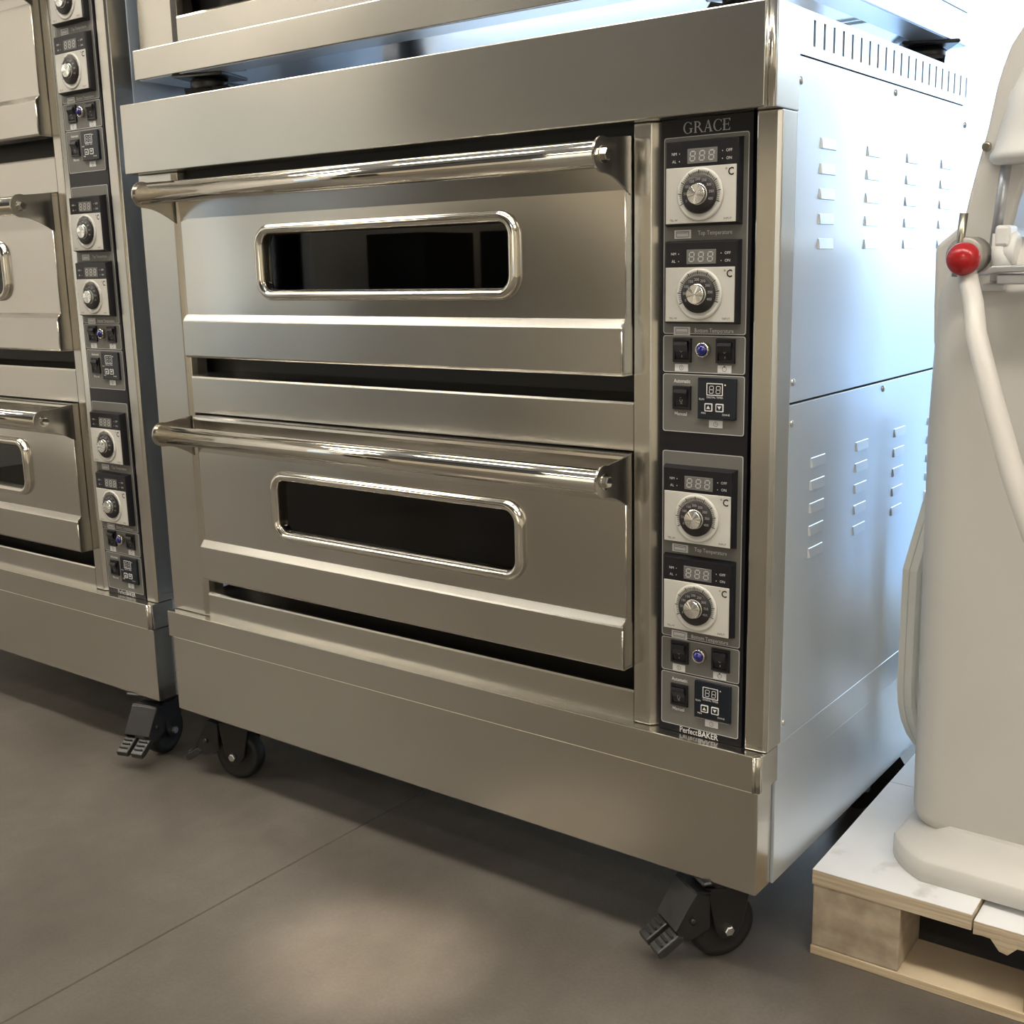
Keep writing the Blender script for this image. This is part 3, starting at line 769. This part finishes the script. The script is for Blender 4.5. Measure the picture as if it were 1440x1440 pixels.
    for k in range(decks):
        b = b0 + k * PITCH
        control_deck(root, b, k == decks - 1)
        oven_door(root, b)
        def ledge():
            m = MB().prism([(.018, .0), (.018, .0620), (.0193, .0652), (.0225, .0665), (.078, .0715), (.078, .0)], 'x', -1.1240, -.2000)
            return m.mesh('ledge', M_STEEL)
        obj('ledge', cached('ledge', ledge), root, (0, 0, b + .0006 if k else b + .0206 - .0195))
        def liner():
            m = MB()
            x0, x1, y0, y1, z0, z1 = -1.05, -.26, .0785, .62, .12, .36
            V = [(x0, y0, z0), (x1, y0, z0), (x1, y0, z1), (x0, y0, z1), (x0, y1, z0), (x1, y1, z0), (x1, y1, z1), (x0, y1, z1)]
            m.add(V, [(4, 5, 6, 7), (0, 1, 5, 4), (3, 2, 6, 7), (0, 3, 7, 4), (1, 2, 6, 5)])
            X0, X1, Z0, Z1 = -1.20, -.17, .0690, .404
            V = [(X0, y0, Z0), (X1, y0, Z0), (X1, y0, Z1), (X0, y0, Z1)] + V[:4]
            m.add(V, [(i, (i + 1) % 4, 4 + (i + 1) % 4, 4 + i) for i in range(4)])
            return m.mesh('oven_chamber', M_LINER)
        obj('oven_chamber', cached('liner', liner), root, (0, 0, b))
    # near-black strip standing in for the shade in the gap under the header
    obj('header_gap_shade', MB().box(-1.1243, -.1998, .040, .050, b0 + decks * PITCH + .001, zh0).mesh('header_gap_shade', M_DARK), root)
    obj('brand_lettering', cached('grace', grace_mesh), root, (0, 0, zh0 - .0187))
    def pb():
        m = MB(); text_into(m, 'Perfect', 0, .0, .0120, .0190, 'LEFT', fit=(-.1270, -.1000)); text_into(m, 'BAKER', 0, .0, .0120, .0190, 'LEFT', bold=.0002, fit=(-.0988, -.0690))
        return m.mesh('maker_lettering', M_PRINT, False)
    obj('maker_lettering', cached('pb', pb), root, (0, 0, zr1 + .0055))
    for x, y, dg in casters: caster(root, x, y, dg, z_under)
    return zh1, ztop

main = thing('deck_oven', 'steel oven with two doors, standing on the floor in the centre of the picture', 'oven', (0, 0, 0), 0, 'deck ovens')
zh1, ztop = build_oven(main, 2, True, [(-.085, .062, 236), (-1.127, .069, 195), (-.09, .62, 40), (-1.13, .62, 150)])
left = thing('deck_oven', 'steel oven with three doors at the left edge, cut off by the picture', 'oven', (-1.2865, 0, 0), 0, 'deck ovens')
build_oven(left, 3, True, [(-.0725, .059, 286), (-1.127, .069, 200), (-.09, .62, 40), (-1.13, .62, 150)])
upper = thing('deck_oven', 'steel oven stacked on top of the central oven, only its base rim in view', 'oven', (-.018, .040, ztop), 0, 'deck ovens')
build_oven(upper, 1, False, [(-.085, .10, 215), (-1.095, .058, 20), (-.048, .668, 120), (-1.12, .62, 150)])

# ------------------------------------------------------------------ pallet
PT = 0.131
pal = thing('pallet', 'wooden pallet with white coated top boards under the cream mixer', 'pallet', (.023, .134, 0), math.radians(1.6))
def pallet():
    def part(name, m): return obj(name, m, pal)
    LX, LY = .92, .80
    # coated plywood top boards: film on the upper face, ply edge below
    def board(x0, x1, y0, y1, z1, t=.022, torn=False):
        if torn:
            m = MB(); n = 64; top = []; bot = []
            for i in range(n + 1):
                x = x0 + (x1 - x0) * i / n
                top.append((x, y0 + random.uniform(0, .003))); bot.append(random.uniform(0, .004) + (random.uniform(.006, .016) if i % 9 in (3, 4) else 0) + .004 * math.sin(i * .21))
            V = []; F = []
            for (x, y), d in zip(top, bot):
                V += [(x, y, z1), (x, y + .001, z1 - t + .004 - d), (x, y1, z1), (x, y1, z1 - t)]
            for i in range(n):
                a = 4 * i; b = a + 4
                F += [(a, b, b + 1, a + 1), (a, a + 2, b + 2, b), (a + 1, b + 1, b + 3, a + 3), (a + 2, a + 3, b + 3, b + 2)]
            F += [(0, 1, 3, 2), (4 * n, 4 * n + 2, 4 * n + 3, 4 * n + 1)]
            m.add(V, F); o = part('top_board', m.mesh('top_board', M_PLY))
        else:
            o = part('top_board', MB().box(x0, x1, y0, y1, z1 - t, z1 - .0006).mesh('top_board', M_PLY))
        obj('coating', MB().box(x0, x1, y0 + (.003 if torn else 0), y1, z1 - .0004, z1 + .0004).mesh('coating', M_TOPFILM), o)
    board(0, .216, 0, .338, PT - .0004); board(0, LX, .340, .62, PT - .0004); board(0, LX, .622, LY, PT - .0004)
    board(.218, LX, 0, .338, PT - .0095, .020, True)
    for x0, x1 in ((0, .124), (.284, .40), (.80, LX)):
        for y0, y1 in ((0.001, .10), (.36, .46), (.70, LY)):
            part('block', MB().box(x0 + .001, x1, y0, y1, .0135, PT - .0225 if x0 == 0 or y0 > .3 else PT - .031, .002).mesh('block', M_BLOCK))
    for y0, y1 in ((0, .10), (.36, .46), (.70, LY)):
        part('bottom_board', MB().box(0, LX, y0, y1, 0, .0132, .0008, 1).mesh('bottom_board', M_SKID))
pallet()

# ------------------------------------------------------------------ planetary mixer
mx = thing('planetary_mixer', 'cream dough mixer with a red lever ball, standing on the pallet at the right edge', 'mixer', (.16, .30, PT))
def mixer():
    ox, oy, oz = .16, .30, PT
    def part(name, m, par=mx): return obj(name, m, par)
    def L(p): return (p[0] - ox, p[1] - oy, p[2] - oz)
    def loft(secs, smooth=True, cap=True):
        m = MB(); rings = [[m.bm.verts.new(L(p)) for p in s] for s in secs]
        n = len(rings[0])
        for A, B in zip(rings, rings[1:]):
            for i in range(n):
                f = m.bm.faces.new((A[i], A[(i + 1) % n], B[(i + 1) % n], B[i])); f.smooth = smooth
        if cap: m.bm.faces.new(rings[0][::-1]); m.bm.faces.new(rings[-1])
        return m
    def rr(x0, x1, y0, y1, r, z, n=6):
        return [(u, v, z) for u, v in rrect(x0, x1, y0, y1, r, n)]
    B = PT
    # flared foot
    def ft(x0, y0, c, z):                                  # plan with cut, softened corners
        x1, y1 = .80 - (x0 - .1), .64 - (y0 - .186) * .8
        p = []
        for (cx, cy), (ax, ay), (bx, by) in (((x1, y1), (0, -1), (-1, 0)), ((x0, y1), (1, 0), (0, -1)), ((x0, y0), (0, 1), (1, 0)), ((x1, y0), (-1, 0), (0, 1))):
            for k in range(7):
                t = k / 6; q = 2 * t * (1 - t) * .35
                wa, wb = (1 - t) - q / 2, t - q / 2
                p.append((cx + c * (ax * wa + bx * wb), cy + c * (ay * wa + by * wb), z))
        return p
    secs = [ft(.098, .186, .060, B + .0005), ft(.098, .186, .060, B + .029), ft(.1, .1885, .060, B + .0315), ft(.105, .195, .060, B + .034),
            ft(.124, .216, .055, B + .041), ft(.136, .230, .052, B + .048), ft(.142, .240, .05, B + .060)]
    part('foot', loft(secs).mesh('foot', M_PAINT))
    # column: rounded pillar
    secs = []
    for z, d in ((.040, 0.004), (.055, 0.0), (.12, -.001), (.35, -.003), (.60, -.006), (.78, -.002), (.815, .006), (.835, .020), (.848, .040), (.854, .066)):
        secs.append(rr(.108 + d, .44 - d, .250 + d * .8, .56 - d * .8, .055, H + z - .0))
    part('column', loft(secs).mesh('column', M_PAINT))
    # upper body plate with shoulder and swan neck, in profile (x, z)
    prof = [(.124, .640), (.106, .721), (.104, .768), (.1025, .840), (.1050, .847), (.131, .868), (.137, .881), (.143, .912), (.149, .941), (.159, .984), (.168, 1.039), (.174, 1.062),
            (.182, 1.086), (.196, 1.108), (.222, 1.130), (.262, 1.148), (.34, 1.16), (.44, 1.16), (.44, 1.0), (.25, .965), (.214, .935), (.204, .90), (.196, .86), (.215, .80), (.24, .70), (.24, .64)]
    m = MB().prism([(u - ox, v + H - oz) for u, v in prof], 'y', .280 - oy, .545 - oy, .006, 3)
    part('upper_body', m.mesh('upper_body', M_PAINT))
    # gear head hood
    secs = []
    for z, x0 in ((.9425, .192), (.9440, .184), (.9490, .1795), (.9560, .1805), (.9630, .1845), (.985, .188), (1.006, .1925), (1.031, .197), (1.0335, .200), (1.059, .209), (1.085, .222), (1.108, .244), (1.122, .275), (1.126, .32)):
        k = x0 - .18
        secs.append(rr(x0 - .014, .62 - k, .225 + k * .8, .605 - k * .8, max(.03, .06 - k * .2), H + z))
    hd = part('gear_head', loft(secs).mesh('gear_head', M_PAINTW))
    obj('hood_screw', MB().lathe([(.006, .0), (.006, .004), (.004, .006)], (0, 0, 0), 'y', 12).mesh('hood_screw', M_PIN), hd, (.1625 - ox, .2765 - oy, .966 + H - oz), math.radians(180))
    # bowl slide, hub, yoke
    part('slide_rail', MB().tube([L((.187, .285, .955 + H)), L((.178, .285, .845 + H))], .0085, 16).mesh('slide_rail', M_RAIL))
    m = MB().lathe([(.020, .196), (.022, .199), (.022, .209), (.018, .212)], (0, .262, .838 + H), 'x', 24).box(.188, .2065, .238, .275, .842 + H, .868 + H, .004).lathe([(.0125, .800), (.0125, .858)], (.195, .252, H), 'z', 20).box(.176, .2035, .235, .285, .788 + H, .7965 + H, .002)
    for v in m.bm.verts: v.co = Vector(L(v.co))
    part('lift_hub', m.mesh('lift_hub', M_PAINTW))
    m = MB().prism([(.176, .806), (.2, .819), (.46, .819), (.46, .811), (.205, .811)], 'y', .195, .232, .0015)
    m.prism([(.204, .809), (.44, .809), (.44, .7965), (.204, .7965)], 'y', .198, .240, .002)
    for v in m.bm.verts: v.co = Vector(L((v.co.x, v.co.y, v.co.z + H)))
    part('bowl_yoke', m.mesh('bowl_yoke', M_RAIL))
    # lever
    m = MB().lathe([(.0235, .262), (.0235, .226), (.021, .223), (.006, .223)], (.157, 0, .832 + H), 'y', 32)
    for v in m.bm.verts: v.co = Vector(L(v.co))
    part('lever_boss', m.mesh('lever_boss', M_BOSS))
    m = MB().tube([L((.1535, .226, .884 + H)), L((.1475, .226, .806 + H))], .0052, 14)
    part('lever_pin', m.mesh('lever_pin', M_PIN))
    m = MB().tube([L((.172, .185, .815 + H)), L((.190, .160, .775 + H)), L((.2035, .130, .741 + H)), L((.2300, .115, .667 + H)), L((.262, .100, .583 + H)), L((.32, .085, .45 + H)), L((.345, .10, .40 + H)), L((.36, .20, .37 + H)), L((.37, .262, .36 + H))], [.0115, .0118, .012, .0128, .0135, .014, .014, .014, .014], 18)
    lv = part('lift_lever', m.mesh('lift_lever', M_PAINT))
    obj('lever_knob', MB().sphere(L((.1715, .172, .828 + H)), .0200, 32, 20).mesh('lever_knob', M_RED), lv)
mixer()

# ------------------------------------------------------------------ ivory board leaning behind the mixer
bd = thing('ivory_board', 'ivory two layer board with cut corners and leaf print between mixer and central oven', 'board', (.0400, .472, PT + .0008), math.radians(70))
def ivory():
    # local x = along the board away from the camera, y = thickness, z up
    h = PT - H
    zz = lambda z: z - h
    P = [(0.0, zz(.349)), (0.0, zz(.300)), (0, zz(.157))]
    for k in range(1, 9):
        a = k / 8 * PI / 2; P.append((.17 * (1 - math.cos(a)), zz(.157) * (1 - math.sin(a)) + 0.0))
    P += [(.26, 0.0)]
    for k in range(1, 9):
        a = k / 8 * PI / 2; P.append((.26 + .17 * math.sin(a), zz(.157) * (1 - math.cos(a))))
    P += [(.43, zz(.349)), (.34, zz(.58)), (.09, zz(.58))]
    obj('back_layer', MB().prism(P, 'y', .0152, .0275, .0007, 1).mesh('back_layer', M_IVORY), bd)
    f = obj('front_layer', MB().prism(P, 'y', 0, .0138, .0007, 1).mesh('front_layer', M_IVORY), bd)
    Q = [((u - .215) * .955 + .215, (v - .29) * .965 + .288) for u, v in P]
    m = MB(); flat(m, Q, -.0006); obj('printed_face', m.mesh('printed_face', M_IVORYFACE, False), f)
    for x, z, a in ((.055, .235, .3), (.050, .165, .2), (.070, .10, .5), (.060, .30, .1)):
        m = MB(); m.lathe([(.0001, -.0030), (.012, -.0026), (.020, -.0018), (.024, -.0006)], (0, 0, 0), 'y', 24)
        for v in m.bm.verts: v.co = Matrix.Rotation(a, 3, 'Y') @ Vector((v.co.x * .9, v.co.y, v.co.z * 1.5))
        obj('oval_relief', m.mesh('oval_relief', M_IVORYFACE), f, (x, 0, z))
    m = MB()
    flat(m, [(.066, .165), (.076, .178), (.096, .205), (.110, .222), (.106, .196), (.094, .168), (.080, .152)], -.0034)
    flat(m, [(.070, .150), (.086, .160), (.104, .158), (.088, .146)], -.0034)
    obj('leaf_print', m.mesh('leaf_print', M_LEAF, False), f)
    m = MB()
    for t_, x, z in (('0', .080, .475), ('1', .060, .440), ('0', .040, .405), ('.', .026, .378)):
        text_into(m, t_, x, z, .034, -.0012, 'CENTER', math.radians(-28))
    obj('edge_numerals', m.mesh('edge_numerals', M_INK, False), f)
ivory()
